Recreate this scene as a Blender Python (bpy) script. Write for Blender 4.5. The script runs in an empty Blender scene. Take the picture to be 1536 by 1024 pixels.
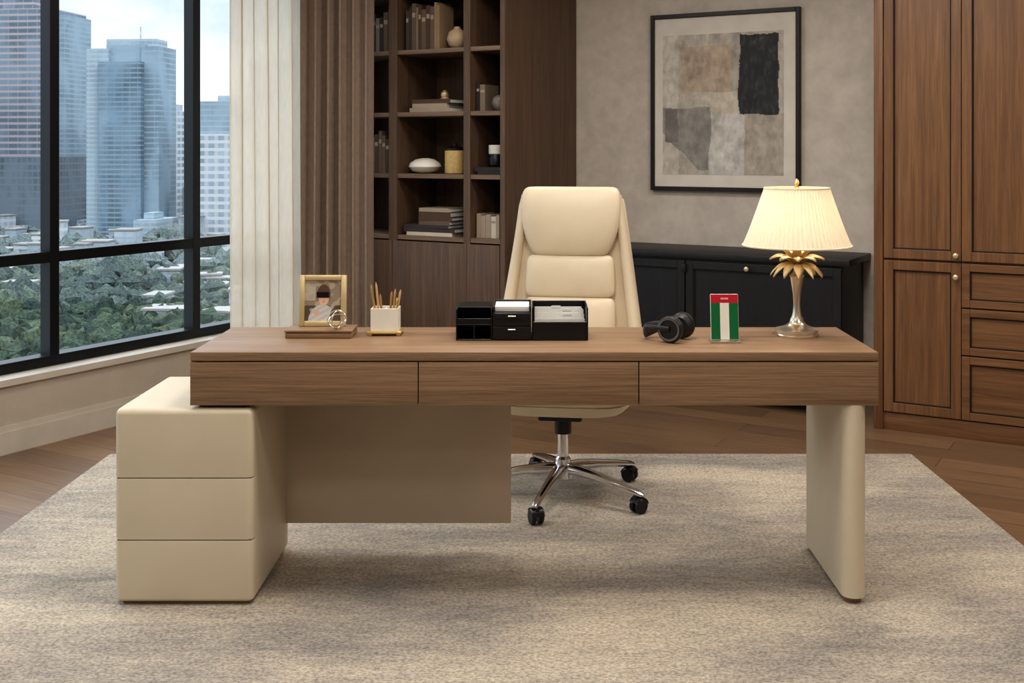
import bpy, bmesh, math, random
from mathutils import Vector, Matrix, noise as mnoise
random.seed(7)
pi = math.pi
scene = bpy.context.scene
C30, S30 = math.cos(pi/6), math.sin(pi/6)
RZ = -pi/6      # the room is turned 30 degrees relative to the desk

def rw(x, y, z=0.0):
    return (x*C30 + y*S30, -x*S30 + y*C30, z)
def S(r, g, b):
    f = lambda c: (c/255/12.92) if c/255 <= .04045 else ((c/255+.055)/1.055)**2.4
    return (f(r), f(g), f(b), 1)

# ------------------------------------------------------------ materials
def newmat(name):
    m = bpy.data.materials.new(name); m.use_nodes = True
    nt = m.node_tree
    return m, nt, nt.nodes['Principled BSDF']
def coords(nt, scale=(1,1,1), rot=(0,0,0)):
    tc = nt.nodes.new('ShaderNodeTexCoord'); mp = nt.nodes.new('ShaderNodeMapping')
    mp.inputs['Scale'].default_value = scale; mp.inputs['Rotation'].default_value = rot
    nt.links.new(tc.outputs['Object'], mp.inputs['Vector'])
    return mp.outputs['Vector']
def noise(nt, vec, scale, detail=4, rough=.5, dist=0):
    n = nt.nodes.new('ShaderNodeTexNoise')
    n.inputs['Scale'].default_value = scale; n.inputs['Detail'].default_value = detail
    n.inputs['Roughness'].default_value = rough; n.inputs['Distortion'].default_value = dist
    nt.links.new(vec, n.inputs['Vector']); return n.outputs['Fac']
def ramp(nt, fac, stops):
    r = nt.nodes.new('ShaderNodeValToRGB'); e = r.color_ramp.elements
    e[0].position, e[0].color = stops[0]; e[1].position, e[1].color = stops[-1]
    for p, c in stops[1:-1]:
        x = e.new(p); x.color = c
    nt.links.new(fac, r.inputs['Fac']); return r.outputs['Color']
def mixc(nt, fac, a, b, mode='MIX'):
    m = nt.nodes.new('ShaderNodeMix'); m.data_type = 'RGBA'; m.blend_type = mode
    for sock, v in ((m.inputs[0], fac), (m.inputs[6], a), (m.inputs[7], b)):
        if hasattr(v, 'is_linked'): nt.links.new(v, sock)
        else: sock.default_value = v
    return m.outputs[2]
def mth(nt, op, a, b=None, c=None):
    m = nt.nodes.new('ShaderNodeMath'); m.operation = op
    for i, v in enumerate((a, b, c)):
        if v is None: continue
        if hasattr(v, 'is_linked'): nt.links.new(v, m.inputs[i])
        else: m.inputs[i].default_value = v
    return m.outputs[0]
def bump(nt, b, h, strength, dist=.002):
    n = nt.nodes.new('ShaderNodeBump'); n.inputs['Strength'].default_value = strength
    n.inputs['Distance'].default_value = dist
    nt.links.new(h, n.inputs['Height']); nt.links.new(n.outputs['Normal'], b.inputs['Normal'])
def dk(c, f): return (c[0]*f, c[1]*f, c[2]*f, 1)

def plain(name, col, rough=.5, metal=0., var=.06, nscale=8, bstr=0, bscale=200, spec=None):
    m, nt, b = newmat(name)
    n = noise(nt, coords(nt), nscale, 4)
    c = ramp(nt, n, [(.3, dk(col, 1-var)), (.7, dk(col, 1+var))])
    nt.links.new(c, b.inputs['Base Color'])
    b.inputs['Roughness'].default_value = rough; b.inputs['Metallic'].default_value = metal
    if spec is not None: b.inputs['Specular IOR Level'].default_value = spec
    if bstr: bump(nt, b, noise(nt, coords(nt), bscale, 3), bstr)
    return m
def wood(name, c1, c2, axis='x', rough=.42, k=1.0, fk=.75):
    m, nt, b = newmat(name)
    def sc(lo, hi): return tuple(lo if a == axis else hi for a in 'xyz')
    n1 = noise(nt, coords(nt, sc(.7*k, 20*k)), 1.4, 7, .65, 1.0)
    n2 = noise(nt, coords(nt, sc(3.0*k, 230*k)), 1.5, 5, .7, .1)
    mid = tuple((a+c)/2 for a, c in zip(c1, c2))
    base = ramp(nt, n1, [(.28, c1), (.5, mid), (.72, c2)])
    fine = ramp(nt, n2, [(.34, (.50, .48, .47, 1)), (.60, (1.08, 1.08, 1.08, 1))])
    nt.links.new(mixc(nt, fk, base, fine, 'MULTIPLY'), b.inputs['Base Color'])
    b.inputs['Roughness'].default_value = rough
    bump(nt, b, n2, .15, .001)
    return m

WD1, WD2 = S(128, 101, 77), S(166, 136, 107)
M_desk = wood('walnut_desk', WD1, WD2, 'x')
M_ward = wood('walnut_wardrobe', S(104, 72, 46), S(142, 104, 70), 'z', .45)
M_wardx = wood('walnut_wardrobe_drawer', S(104, 72, 46), S(142, 104, 70), 'x', .45)
M_book = wood('walnut_bookcase', S(86, 66, 52), S(118, 94, 75), 'z', .5)
M_bookx = wood('walnut_shelf', S(110, 89, 72), S(146, 121, 99), 'x', .5)
M_black = wood('black_oak', S(20, 21, 23), S(36, 37, 40), 'z', .45)
M_leather = plain('beige_leather', S(212, 200, 177), .5, 0, .03, 5, .12, 350)
M_cream = plain('cream_chair_leather', S(216, 201, 176), .42, 0, .03, 9, .15, 300)
M_dark = plain('dark_gap', S(34, 27, 22), .8)
M_seam = plain('seam_shadow', S(84, 68, 50), .8)
M_panel = plain('modesty_board', S(196, 181, 161), .75, 0, .05, 4)
M_blackp = plain('black_plastic', S(18, 18, 20), .35)
M_blackm = plain('black_soft', S(30, 30, 33), .42)
M_chrome = plain('chrome', (.75, .75, .77, 1), .12, 1., .02)
M_gold = plain('brushed_gold', S(226, 196, 136), .34, .85, .05, 20)
M_palegold = plain('pale_gold', S(222, 202, 156), .4, .6, .05, 20)
M_silver = plain('silver', S(222, 214, 200), .25, .95, .03)
M_knob = plain('knob_brass', S(225, 208, 175), .3, .8)
M_white = plain('white_ceramic', S(232, 228, 218), .35)
M_paper = plain('paper', S(222, 220, 215), .8)
M_frame = plain('window_aluminium', S(17, 21, 25), .4, .2)
M_base = plain('baseboard_paint', S(196, 188, 176), .5)
M_green = plain('green_print', S(0, 104, 56), .4)
M_red = plain('red_print', S(188, 22, 45), .4)
M_ceil = plain('ceiling_paint', S(232, 230, 226), .9)
M_browncurt = plain('brown_curtain_cloth', S(150, 132, 118), .9, 0, .08, 30, .2, 500)

def plaster(name, c, v=.09):
    m, nt, b = newmat(name)
    n1 = noise(nt, coords(nt), 2.2, 8, .65, .6); n2 = noise(nt, coords(nt), 12, 6, .6)
    f = mth(nt, 'MULTIPLY_ADD', n2, .4, mth(nt, 'MULTIPLY', n1, .6))
    nt.links.new(ramp(nt, f, [(.36, dk(c, 1-v)), (.62, dk(c, 1+v))]), b.inputs['Base Color'])
    b.inputs['Roughness'].default_value = .9
    bump(nt, b, n2, .25, .004); return m
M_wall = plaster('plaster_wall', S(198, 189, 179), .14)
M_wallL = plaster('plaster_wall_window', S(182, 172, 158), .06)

def mk_floor():
    m, nt, b = newmat('oak_planks')
    v = coords(nt)
    br = nt.nodes.new('ShaderNodeTexBrick')
    nt.links.new(v, br.inputs['Vector'])
    br.inputs['Scale'].default_value = 1
    br.inputs['Brick Width'].default_value = 1.9; br.inputs['Row Height'].default_value = .16
    br.inputs['Mortar Size'].default_value = .0016; br.inputs['Bias'].default_value = 0
    br.inputs['Color1'].default_value = S(140, 111, 84); br.inputs['Color2'].default_value = S(118, 93, 71)
    br.inputs['Mortar'].default_value = S(60, 46, 36)
    n = noise(nt, coords(nt, (1.6, 34, 1)), 2, 6, .6, .6)
    c = mixc(nt, .75, br.outputs['Color'], ramp(nt, n, [(.3, (.60, .59, .58, 1)), (.7, (1.12, 1.12, 1.12, 1))]), 'MULTIPLY')
    nt.links.new(c, b.inputs['Base Color']); b.inputs['Roughness'].default_value = .34
    return m
M_floor = mk_floor()
def mk_rug():
    m, nt, b = newmat('rug_wool')
    big = noise(nt, coords(nt, (.8, 1.9, 1)), 1.3, 5, .6, .6)
    mid = noise(nt, coords(nt, (6, 24, 1)), 1.3, 6, .75, .3)
    fine = noise(nt, coords(nt, (1, 1.4, 1)), 90, 4, .75)
    f = mth(nt, 'MULTIPLY_ADD', mid, .34, mth(nt, 'MULTIPLY', big, .66))
    c = ramp(nt, f, [(.37, S(154, 149, 144)), (.5, S(187, 177, 164)), (.61, S(213, 200, 181))])
    d = ramp(nt, fine, [(.36, (.44, .435, .43, 1)), (.6, (1.17, 1.17, 1.17, 1))])
    nt.links.new(mixc(nt, .8, c, d, 'MULTIPLY'), b.inputs['Base Color'])
    b.inputs['Roughness'].default_value = 1; b.inputs['Specular IOR Level'].default_value = .1
    bump(nt, b, fine, .8, .006); return m
M_rug = mk_rug()
def mk_sheer(name, col, tr, op):
    m = bpy.data.materials.new(name); m.use_nodes = True; nt = m.node_tree
    for n in list(nt.nodes): nt.nodes.remove(n)
    o = nt.nodes.new('ShaderNodeOutputMaterial'); d = nt.nodes.new('ShaderNodeBsdfDiffuse')
    t = nt.nodes.new('ShaderNodeBsdfTranslucent'); x = nt.nodes.new('ShaderNodeBsdfTransparent')
    n = noise(nt, coords(nt, (1, 1, .2)), 60, 3)
    c = ramp(nt, n, [(.3, dk(col, .93)), (.7, col)])
    nt.links.new(c, d.inputs['Color']); nt.links.new(c, t.inputs['Color'])
    a = nt.nodes.new('ShaderNodeMixShader'); a.inputs[0].default_value = tr
    nt.links.new(d.outputs[0], a.inputs[1]); nt.links.new(t.outputs[0], a.inputs[2])
    e = nt.nodes.new('ShaderNodeMixShader'); e.inputs[0].default_value = op
    nt.links.new(a.outputs[0], e.inputs[1]); nt.links.new(x.outputs[0], e.inputs[2])
    nt.links.new(e.outputs[0], o.inputs['Surface']); return m
M_sheer = mk_sheer('sheer_voile', S(244, 235, 220), .5, .10)
M_shade = mk_sheer('pleated_shade', S(246, 238, 222), .42, 0.0)
def mk_glass():
    m = bpy.data.materials.new('window_glass'); m.use_nodes = True; nt = m.node_tree
    for n in list(nt.nodes): nt.nodes.remove(n)
    o = nt.nodes.new('ShaderNodeOutputMaterial'); g = nt.nodes.new('ShaderNodeBsdfGlossy')
    g.inputs['Roughness'].default_value = .0
    x = nt.nodes.new('ShaderNodeBsdfTransparent'); x.inputs[0].default_value = (.95, .97, .98, 1)
    a = nt.nodes.new('ShaderNodeMixShader'); a.inputs[0].default_value = .04
    nt.links.new(x.outputs[0], a.inputs[1]); nt.links.new(g.outputs[0], a.inputs[2])
    nt.links.new(a.outputs[0], o.inputs['Surface']); return m
M_wglass = mk_glass()
def mk_vcol(name, rough=.7, var=.12, sc=25):
    m, nt, b = newmat(name)
    a = nt.nodes.new('ShaderNodeAttribute'); a.attribute_name = 'Col'
    n = noise(nt, coords(nt), sc, 8, .7, .4)
    c = mixc(nt, 1, a.outputs['Color'], ramp(nt, n, [(.3, (1-var,)*3+(1,)), (.7, (1+var,)*3+(1,))]), 'MULTIPLY')
    nt.links.new(c, b.inputs['Base Color']); b.inputs['Roughness'].default_value = rough
    return m
M_art = mk_vcol('abstract_paint'); M_photo = mk_vcol('photo_print', .4, .03, 60)

# ------------------------------------------------------------ geometry helpers
def E(name, loc=(0, 0, 0), rz=0):
    e = bpy.data.objects.new(name, None); e.empty_display_size = .1
    e.location = loc; e.rotation_euler = (0, 0, rz)
    scene.collection.objects.link(e); return e
def O(name, bm, mat, parent=None, smooth=False, loc=None, rot=None, angle=35):
    me = bpy.data.meshes.new(name)
    bmesh.ops.recalc_face_normals(bm, faces=bm.faces[:])
    bm.to_mesh(me); bm.free()
    if smooth:
        me.shade_smooth(); me.set_sharp_from_angle(angle=math.radians(angle))
    for m in (mat if isinstance(mat, (list, tuple)) else [mat]): me.materials.append(m)
    o = bpy.data.objects.new(name, me); scene.collection.objects.link(o)
    if parent: o.parent = parent
    if loc: o.location = loc
    if rot: o.rotation_euler = rot
    return o
def addbox(bm, b, bev=0, seg=2, mi=0, M=None):
    x0, x1, y0, y1, z0, z1 = b
    t = bmesh.new()
    bmesh.ops.create_cube(t, size=1)
    bmesh.ops.scale(t, vec=(x1-x0, y1-y0, z1-z0), verts=t.verts)
    bmesh.ops.translate(t, vec=((x0+x1)/2, (y0+y1)/2, (z0+z1)/2), verts=t.verts)
    if bev: bmesh.ops.bevel(t, geom=t.edges[:], offset=bev, segments=seg, affect='EDGES', profile=.5)
    if M is not None: bmesh.ops.transform(t, matrix=M, verts=t.verts)
    for f in t.faces: f.material_index = mi
    me = bpy.data.meshes.new('t'); t.to_mesh(me); t.free(); bm.from_mesh(me); bpy.data.meshes.remove(me)
def box(parent, name, b, mat, bev=.002, seg=2, smooth=True):
    bm = bmesh.new(); addbox(bm, b, bev, seg); return O(name, bm, mat, parent, smooth)
def boxes(parent, name, bs, mat, bev=.0015):
    bm = bmesh.new()
    for b in bs: addbox(bm, b, bev, 1)
    return O(name, bm, mat, parent)
def rbox(parent, name, b, mat, rv, rt, rb):
    """box with vertical edge radius rv, top edge radius rt, bottom edge radius rb"""
    x0, x1, y0, y1, z0, z1 = b
    def outline(ins):
        r = max(.001, rv-ins); P = []
        for cx, cy, a0 in ((x1-rv, y1-rv, 0), (x0+rv, y1-rv, pi/2), (x0+rv, y0+rv, pi), (x1-rv, y0+rv, 1.5*pi)):
            for k in range(7):
                a = a0+pi/2*k/6; P.append((cx+r*math.cos(a), cy+r*math.sin(a)))
        return P
    lv = [(z0+rb*(1-math.cos(pi/2*k/5)), rb*(1-math.sin(pi/2*k/5))) for k in range(6)]
    lv += [(z1-rt*(1-math.cos(pi/2*k/5)), rt*(1-math.sin(pi/2*k/5))) for k in range(5, -1, -1)]
    bm = bmesh.new(); R = [[bm.verts.new((x, y, zz)) for x, y in outline(i)] for zz, i in lv]
    for a, b2 in zip(R, R[1:]):
        for k in range(28): bm.faces.new((a[k], a[(k+1) % 28], b2[(k+1) % 28], b2[k]))
    bm.faces.new(R[0][::-1]); bm.faces.new(R[-1])
    return O(name, bm, mat, parent, True, angle=50)
def lathe(bm, prof, seg=40, c=(0, 0), fr=None):
    rings = []
    for r, z in prof:
        rings.append([bm.verts.new((c[0]+(r*(fr(2*pi*i/seg, z) if fr else 1))*math.cos(2*pi*i/seg),
                                    c[1]+(r*(fr(2*pi*i/seg, z) if fr else 1))*math.sin(2*pi*i/seg), z)) for i in range(seg)])
    for a, b in zip(rings, rings[1:]):
        for i in range(seg):
            bm.faces.new((a[i], a[(i+1) % seg], b[(i+1) % seg], b[i]))
    return rings
def lathe_obj(parent, name, prof, mat, seg=40, loc=None, rot=None, cap=True, angle=40):
    bm = bmesh.new(); r = lathe(bm, prof, seg)
    if cap:
        bm.faces.new(r[0][::-1]); bm.faces.new(r[-1])
    return O(name, bm, mat, parent, True, loc, rot, angle)
def loft(secs, n=36):
    """secs: (cx,cy,z,halfw,halfd,exp)"""
    bm = bmesh.new(); rings = []
    for cx, cy, z, w, d, e in secs:
        ring = []
        for i in range(n):
            t = 2*pi*i/n; c, s = math.cos(t), math.sin(t)
            ring.append(bm.verts.new((cx+w*math.copysign(abs(c)**(2/e), c), cy+d*math.copysign(abs(s)**(2/e), s), z)))
        rings.append(ring)
    for a, b in zip(rings, rings[1:]):
        for i in range(n): bm.faces.new((a[i], a[(i+1) % n], b[(i+1) % n], b[i]))
    bm.faces.new(rings[0][::-1]); bm.faces.new(rings[-1]); return bm
def pad(parent, name, z0, z1, hw, hd, yc, mat, e=3.2, p=5, n=22):
    secs = []
    for i in range(n+1):
        t = .5-.5*math.cos(pi*i/n); q = (max(0, 1-abs(2*t-1)**p))**(1/p); q = max(q, .02)
        w = hw(t); h = z1-z0
        secs.append((0, yc(t), z0+t*h, w-(1-q)*min(w, .07), hd(t)*max(q, .1), e))
    return O(name, loft(secs, 44), mat, parent, True, angle=60)
def tube(bm, pts, rad, seg=12, flat=1.0, cap=True):
    pts = [Vector(p) for p in pts]; rings = []
    for i, p in enumerate(pts):
        d = (pts[min(i+1, len(pts)-1)]-pts[max(i-1, 0)]).normalized()
        up = Vector((0, 0, 1)) if abs(d.z) < .95 else Vector((0, 1, 0))
        a = d.cross(up).normalized(); b = a.cross(d).normalized()
        r = rad[i] if isinstance(rad, (list, tuple)) else rad
        rings.append([bm.verts.new(p + a*r*math.cos(2*pi*k/seg) + b*r*flat*math.sin(2*pi*k/seg)) for k in range(seg)])
    for a, b in zip(rings, rings[1:]):
        for k in range(seg): bm.faces.new((a[k], a[(k+1) % seg], b[(k+1) % seg], b[k]))
    if cap: bm.faces.new(rings[0][::-1]); bm.faces.new(rings[-1])
def torus(bm, R, r, M, seg=40, s2=10):
    rings = []
    for i in range(seg):
        t = 2*pi*i/seg
        rings.append([bm.verts.new(M @ Vector(((R+r*math.cos(2*pi*k/s2))*math.cos(t), (R+r*math.cos(2*pi*k/s2))*math.sin(t), r*math.sin(2*pi*k/s2)))) for k in range(s2)])
    for i in range(seg):
        a, b = rings[i], rings[(i+1) % seg]
        for k in range(s2): bm.faces.new((a[k], a[(k+1) % s2], b[(k+1) % s2], b[k]))
def canvas(parent, name, x0, x1, z0, z1, y, nx, nz, fn, mat):
    """flat picture facing -y; fn(u,v) -> colour, v=0 at the top"""
    bm = bmesh.new(); g = []
    for j in range(nz+1):
        g.append([bm.verts.new((x0+(x1-x0)*i/nx, y, z1-(z1-z0)*j/nz)) for i in range(nx+1)])
    for j in range(nz):
        for i in range(nx): bm.faces.new((g[j][i], g[j+1][i], g[j+1][i+1], g[j][i+1]))
    bm.verts.index_update()
    o = O(name, bm, mat, parent)
    at = o.data.color_attributes.new('Col', 'FLOAT_COLOR', 'POINT')
    k = 0
    for j in range(nz+1):
        for i in range(nx+1):
            at.data[k].color = fn(i/nx, j/nz); k += 1
    return o

# ------------------------------------------------------------ room shell
XL, XR, YB, YF, ZC = -4.62, 2.3, 6.2, -2.3, 2.75
def roombox(name, bs, mat):
    bm = bmesh.new()
    for b in bs: addbox(bm, b)
    return O(name, bm, mat, None, rot=(0, 0, RZ))
roombox('floor', [(XL-.25, XR+.1, YF-.1, YB+.1, -.1, 0)], M_floor)
roombox('ceiling', [(XL-.25, XR+.1, YF-.1, YB+.1, ZC, ZC+.12)], M_ceil)
roombox('wall_back', [(XL-.25, XR+.1, YB, YB+.1, 0, ZC)], M_wall)
roombox('wall_right', [(XR, XR+.1, YF, YB, 0, ZC)], M_wallL)
roombox('wall_front', [(XL-.25, XR+.1, YF-.1, YF, 0, ZC)], M_wallL)
SZ, TZ, WY0, WY1 = .336, 2.56, -1.84, 5.36
roombox('wall_left', [(XL-.25, XL, YF, YB, 0, SZ-.03), (XL-.25, XL, YF, YB, TZ, ZC),
                      (XL-.25, XL, YF, WY0, SZ-.03, TZ), (XL-.25, XL, WY1, YB, SZ-.03, TZ)], M_wallL)
roombox('trim_1', [(XL-.25, XL+.02, WY0, 5.34, SZ-.03, SZ)], M_base)
roombox('baseboard_left', [(XL, XL+.018, YF, 5.34, 0, .10), (XL, XL+.011, YF, 5.34, .10, .125)], M_base)
roombox('baseboard_right', [(XR-.018, XR, YF, 5.6, 0, .12)], M_base)
roombox('baseboard_front', [(XL+.02, XR-.02, YF, YF+.018, 0, .12)], M_base)
win = E('window_1', (0, 0, 0), RZ)
fb = [(-4.80, -4.71, WY0, WY1, SZ, SZ+.05), (-4.80, -4.71, WY0, WY1, TZ-.05, TZ), (-4.79, -4.715, WY0, WY1, .83, .882)]
ym = 4.461
while ym > WY0: 
    fb.append((-4.785, -4.712, ym-.026, ym+.026, SZ+.001, TZ-.001)); ym -= .9
fb += [(-4.8, -4.705, WY1-.05, WY1, SZ, TZ), (-4.8, -4.705, WY0, WY0+.05, SZ, TZ)]
boxes(win, 'frame', fb, M_frame)
boxes(win, 'glass', [(-4.757, -4.753, WY0+.02, WY1-.02, SZ+.02, TZ-.02)], M_wglass, 0)

# ------------------------------------------------------------ rug
bm = bmesh.new(); addbox(bm, (-1.9, 1.69, 1.75, 5.08, .0005, .009), .003, 2)
O('area_rug', bm, M_rug)
RT = .0095

# ------------------------------------------------------------ desk
desk = E('executive_desk', (0, 3.4, RT))
z = lambda v: v-RT
dx0, dx1, dd = -1.032, 1.034, .473
box(desk, 'tabletop', (dx0, dx1, 0, dd, z(.741), z(.768)), M_desk, .003)
boxes(desk, 'apron_carcass', [(dx0, dx0+.018, .006, dd-.01, z(.608), z(.740)), (dx1-.018, dx1, .006, dd-.01, z(.608), z(.740)),
      (dx0, dx1, dd-.03, dd-.012, z(.608), z(.740)), (dx0, dx1, .022, dd-.02, z(.608), z(.622))], M_desk)
box(desk, 'recess_shade', (dx0+.01, dx1-.01, .018, .03, z(.612), z(.7405)), M_dark, 0)  # dark sheet behind the drawer fronts, stands in for shade in the gaps
for i, (a, b) in enumerate(((dx0, -.349), (-.346, .313), (.316, dx1))):
    box(desk, 'drawer_front_%d' % (i+1), (a, b, 0.001, .02, z(.608), z(.7375)), M_desk, .001)
ped0, ped1 = -1.258, -.842
for i, (a, b, rt, rb) in enumerate(((.020, .2032, .002, .012), (.2060, .3892, .002, .002), (.3920, .598, .018, .002))):
    rbox(desk, 'pedestal_drawer_%d' % (i+1), (ped0, ped1, -.004, .30, z(a), z(b)), M_leather, .02, rt, rb)
rbox(desk, 'pedestal_body', (ped0-.0006, ped1+.0006, .018, .49, z(.022), z(.5984)), M_leather, .019, .018, .01)
boxes(desk, 'pedestal_seams', [(ped0+.008, ped1-.008, .0, .02, z(.2025), z(.2065)), (ped0+.008, ped1-.008, .0, .02, z(.3887), z(.3925))], M_seam, 0)
box(desk, 'pedestal_plinth', (ped0+.02, ped1-.02, .015, .47, 0, z(.024)), M_desk, .001)
box(desk, 'pedestal_spacer', (dx0+.02, ped1-.02, .03, .45, z(.597), z(.609)), M_dark, .001)
bm = bmesh.new(); lathe(bm, [(.022, 0), (.022, .002), (.014, .002), (.013, .0005)], 24)
O('grommet', bm, M_blackp, desk, True, loc=(-1.065, .40, z(.5985)))
bm = bmesh.new()
lx, lw, ly0, ly1 = .966, .036, 0.0, .49
pts = []
for k in range(17):
    t = pi + pi*k/16; pts.append((lx+lw*math.cos(t), ly0+lw+lw*math.sin(t)))
for k in range(9):
    t = pi*k/8*1; pts.append((lx+lw*math.cos(t), ly1-.02+.02*math.sin(t)))
lo = [bm.verts.new((x, y, z(.028))) for x, y in pts]; hi = [bm.verts.new((x, y, z(.608))) for x, y in pts]
n = len(pts)
for k in range(n): bm.faces.new((lo[k], lo[(k+1) % n], hi[(k+1) % n], hi[k]))
bm.faces.new(lo[::-1]); bm.faces.new(hi)
O('leg_slab', bm, M_leather, desk, True, angle=30)
for i, yy in enumerate((.04, .44)):
    lathe_obj(desk, 'leg_foot_%d' % (i+1), [(.024, 0), (.026, .004), (.026, .02)], M_desk, 24, loc=(lx, yy, 0))
box(desk, 'modesty_panel', (ped1-.01, -.078, .445, .463, z(.107), z(.609)), M_panel, .002)

# ------------------------------------------------------------ office chair
ch = E('office_chair', (.114, 4.46, RT), math.radians(-8))
secs = []
for i in range(25):
    t = i/24; zz = .44+t*.745
    q = max(.05, (max(0, 1-max(0, (t-.9)/.1)**3))**(1/3)); q0 = max(.3, min(1, (t/.08)**.5)) if t < .08 else 1
    secs.append((0, .265+.075*t+.02*math.sin(t*pi), zz, (.322-.104*t)*1-(1-q)*.05, .040*q*q0, 4))
O('back_shell', loft(secs, 48), M_cream, ch, True, angle=60)
for sx in (-1, 1):
    bm = bmesh.new()
    tube(bm, [(sx*(.294-.100*t), .235+.075*t+.02*math.sin(t*pi)-.018*(1-t), .45+t*.72) for t in [k/14 for k in range(15)]],
         [.033-.015*(k/14) for k in range(15)], 14, 1.5)
    O('side_bolster_%s' % ('l' if sx < 0 else 'r'), bm, M_cream, ch, True, angle=60)
pad(ch, 'headrest', .918, 1.207, lambda t: .176+.048*t-.006*math.cos(t*pi*2), lambda t: .046+.016*math.sin(pi*t), lambda t: .272+.034*t, M_cream, 3.2, 4.0)
pad(ch, 'upper_cushion', .750, .924, lambda t: .188-.006*t, lambda t: .038+.010*math.sin(pi*t), lambda t: .256+.018*t, M_cream, 3.6, 6)
pad(ch, 'lumbar_cushion', .49, .753, lambda t: .19, lambda t: .045+.014*math.sin(pi*t), lambda t: .225+.03*t, M_cream, 3.6, 6)
secs = [(0, .0, .405+.105*t, .285-.02*(abs(2*t-1)**3), .28-.02*(abs(2*t-1)**3), 4.5) for t in [k/8 for k in range(9)]]
O('seat_cushion', loft(secs, 48), M_cream, ch, True, angle=60)
secs = [(0, .0, .357+.05*t, .21+.072*t**.5, .20+.065*t**.5, 4.5) for t in [k/6 for k in range(7)]]
O('seat_shell', loft(secs, 48), M_cream, ch, True, angle=60)
box(ch, 'tilt_mechanism', (-.085, .085, -.11, .12, .318, .36), M_blackp, .008)
bm = bmesh.new(); tube(bm, [(-.04, -.02, .335), (-.2, -.05, .335), (-.27, -.06, .342)], [.006, .006, .011]); O('lever', bm, M_blackp, ch, True)
lathe_obj(ch, 'gas_lift', [(.033, .25), (.033, .318)], M_blackp, 24)
lathe_obj(ch, 'column', [(.030, .10), (.030, .15), (.0215, .16), (.0215, .25)], M_chrome, 28)
lathe_obj(ch, 'hub', [(.03, .072), (.046, .078), (.046, .12), (.034, .13)], M_chrome, 28)
for k in range(5):
    a = math.radians(-108+8+72*k); ca, sa = math.cos(a), math.sin(a)
    bm = bmesh.new()
    tube(bm, [(r*ca, r*sa, h) for r, h in ((.02, .112), (.08, .112), (.16, .104), (.26, .088), (.345, .072), (.365, .066))],
         [.027, .026, .022, .018, .016, .010], 14, .8)
    O('base_leg_%d' % (k+1), bm, M_chrome, ch, True, angle=50)
    cx, cy = .345*ca, .345*sa
    bm = bmesh.new(); yaw = a+math.radians(40+35*k)
    Mr = Matrix.Translation((cx, cy, .029)) @ Matrix.Rotation(yaw, 4, 'Z')
    for s in (-1, 1):
        t = bmesh.new(); rr = lathe(t, [(.006, -.009), (.024, -.009), (.029, -.005), (.029, .005), (.024, .009), (.006, .009)], 24)
        t.faces.new(rr[0][::-1]); t.faces.new(rr[-1])
        bmesh.ops.transform(t, matrix=Mr @ Matrix.Translation((0, s*.015, 0)) @ Matrix.Rotation(pi/2, 4, 'X'), verts=t.verts)
        me = bpy.data.meshes.new('t'); t.to_mesh(me); t.free(); bm.from_mesh(me)
    addbox(bm, (-.02, .024, -.006, .006, .005, .036), .004, 2, 0, Mr)
    t = bmesh.new(); h0 = []
    for q in range(9):
        th = pi*.05+pi*.8*q/8; h0.append([t.verts.new((.032*math.cos(th), yy, .032*math.sin(th))) for yy in (-.022, .022)])
    for u, v in zip(h0, h0[1:]): t.faces.new((u[0], u[1], v[1], v[0]))
    bmesh.ops.transform(t, matrix=Mr, verts=t.verts); me = bpy.data.meshes.new('t'); t.to_mesh(me); t.free(); bm.from_mesh(me)
    O('caster_%d' % (k+1), bm, M_blackp, ch, True)

# ------------------------------------------------------------ wardrobe (back wall, right)
def shaker(parent, name, x0, x1, z0, z1, yf, mat, st=.045, matr=None):
    bm = bmesh.new()
    g = .0015; x0 += g; x1 -= g; z0 += g; z1 -= g
    addbox(bm, (x0+.01, x1-.01, yf+.014, yf+.022, z0+.01, z1-.01))
    addbox(bm, (x0, x0+st, yf, yf+.022, z0, z1), .002); addbox(bm, (x1-st, x1, yf, yf+.022, z0, z1), .002)
    addbox(bm, (x0+st, x1-st, yf+.0003, yf+.022, z1-st, z1), .002); addbox(bm, (x0+st, x1-st, yf+.0003, yf+.022, z0, z0+st), .002)
    o = O(name, bm, mat, parent)
    s = st; e = .006
    boxes(parent, name+'_bead', [(x0+s, x0+s+e, yf+.006, yf+.015, z0+s, z1-s), (x1-s-e, x1-s, yf+.006, yf+.015, z0+s, z1-s),
        (x0+s, x1-s, yf+.006, yf+.015, z1-s-e, z1-s), (x0+s, x1-s, yf+.006, yf+.015, z0+s, z0+s+e)], M_dark, 0)
    return o
def knob(parent, x, y, zz, r=.014):
    lathe_obj(parent, 'knob', [(.004, 0), (.005, .01), (r*.8, .014), (r, .02), (r*.85, .027), (r*.3, .030)], M_knob, 20,
              loc=(x, y, zz), rot=(pi/2, 0, 0))
wd = E('wardrobe', rw(-1.34, 5.66), RZ)
W = 2.3+1.34-.02
boxes(wd, 'carcass', [(0, W, .024, .53, .05, 2.70)], M_ward, 0)
box(wd, 'side_stile', (0, .044, .001, .03, .0, 2.70), M_ward)
box(wd, 'plinth', (.0, W, .012, .50, .0, .085), M_wardx)
box(wd, 'cornice', (.0, W, -.005, .50, 2.66, 2.745), M_wardx, .004)
xs = [.047+.362*k for k in range(10)]
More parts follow.
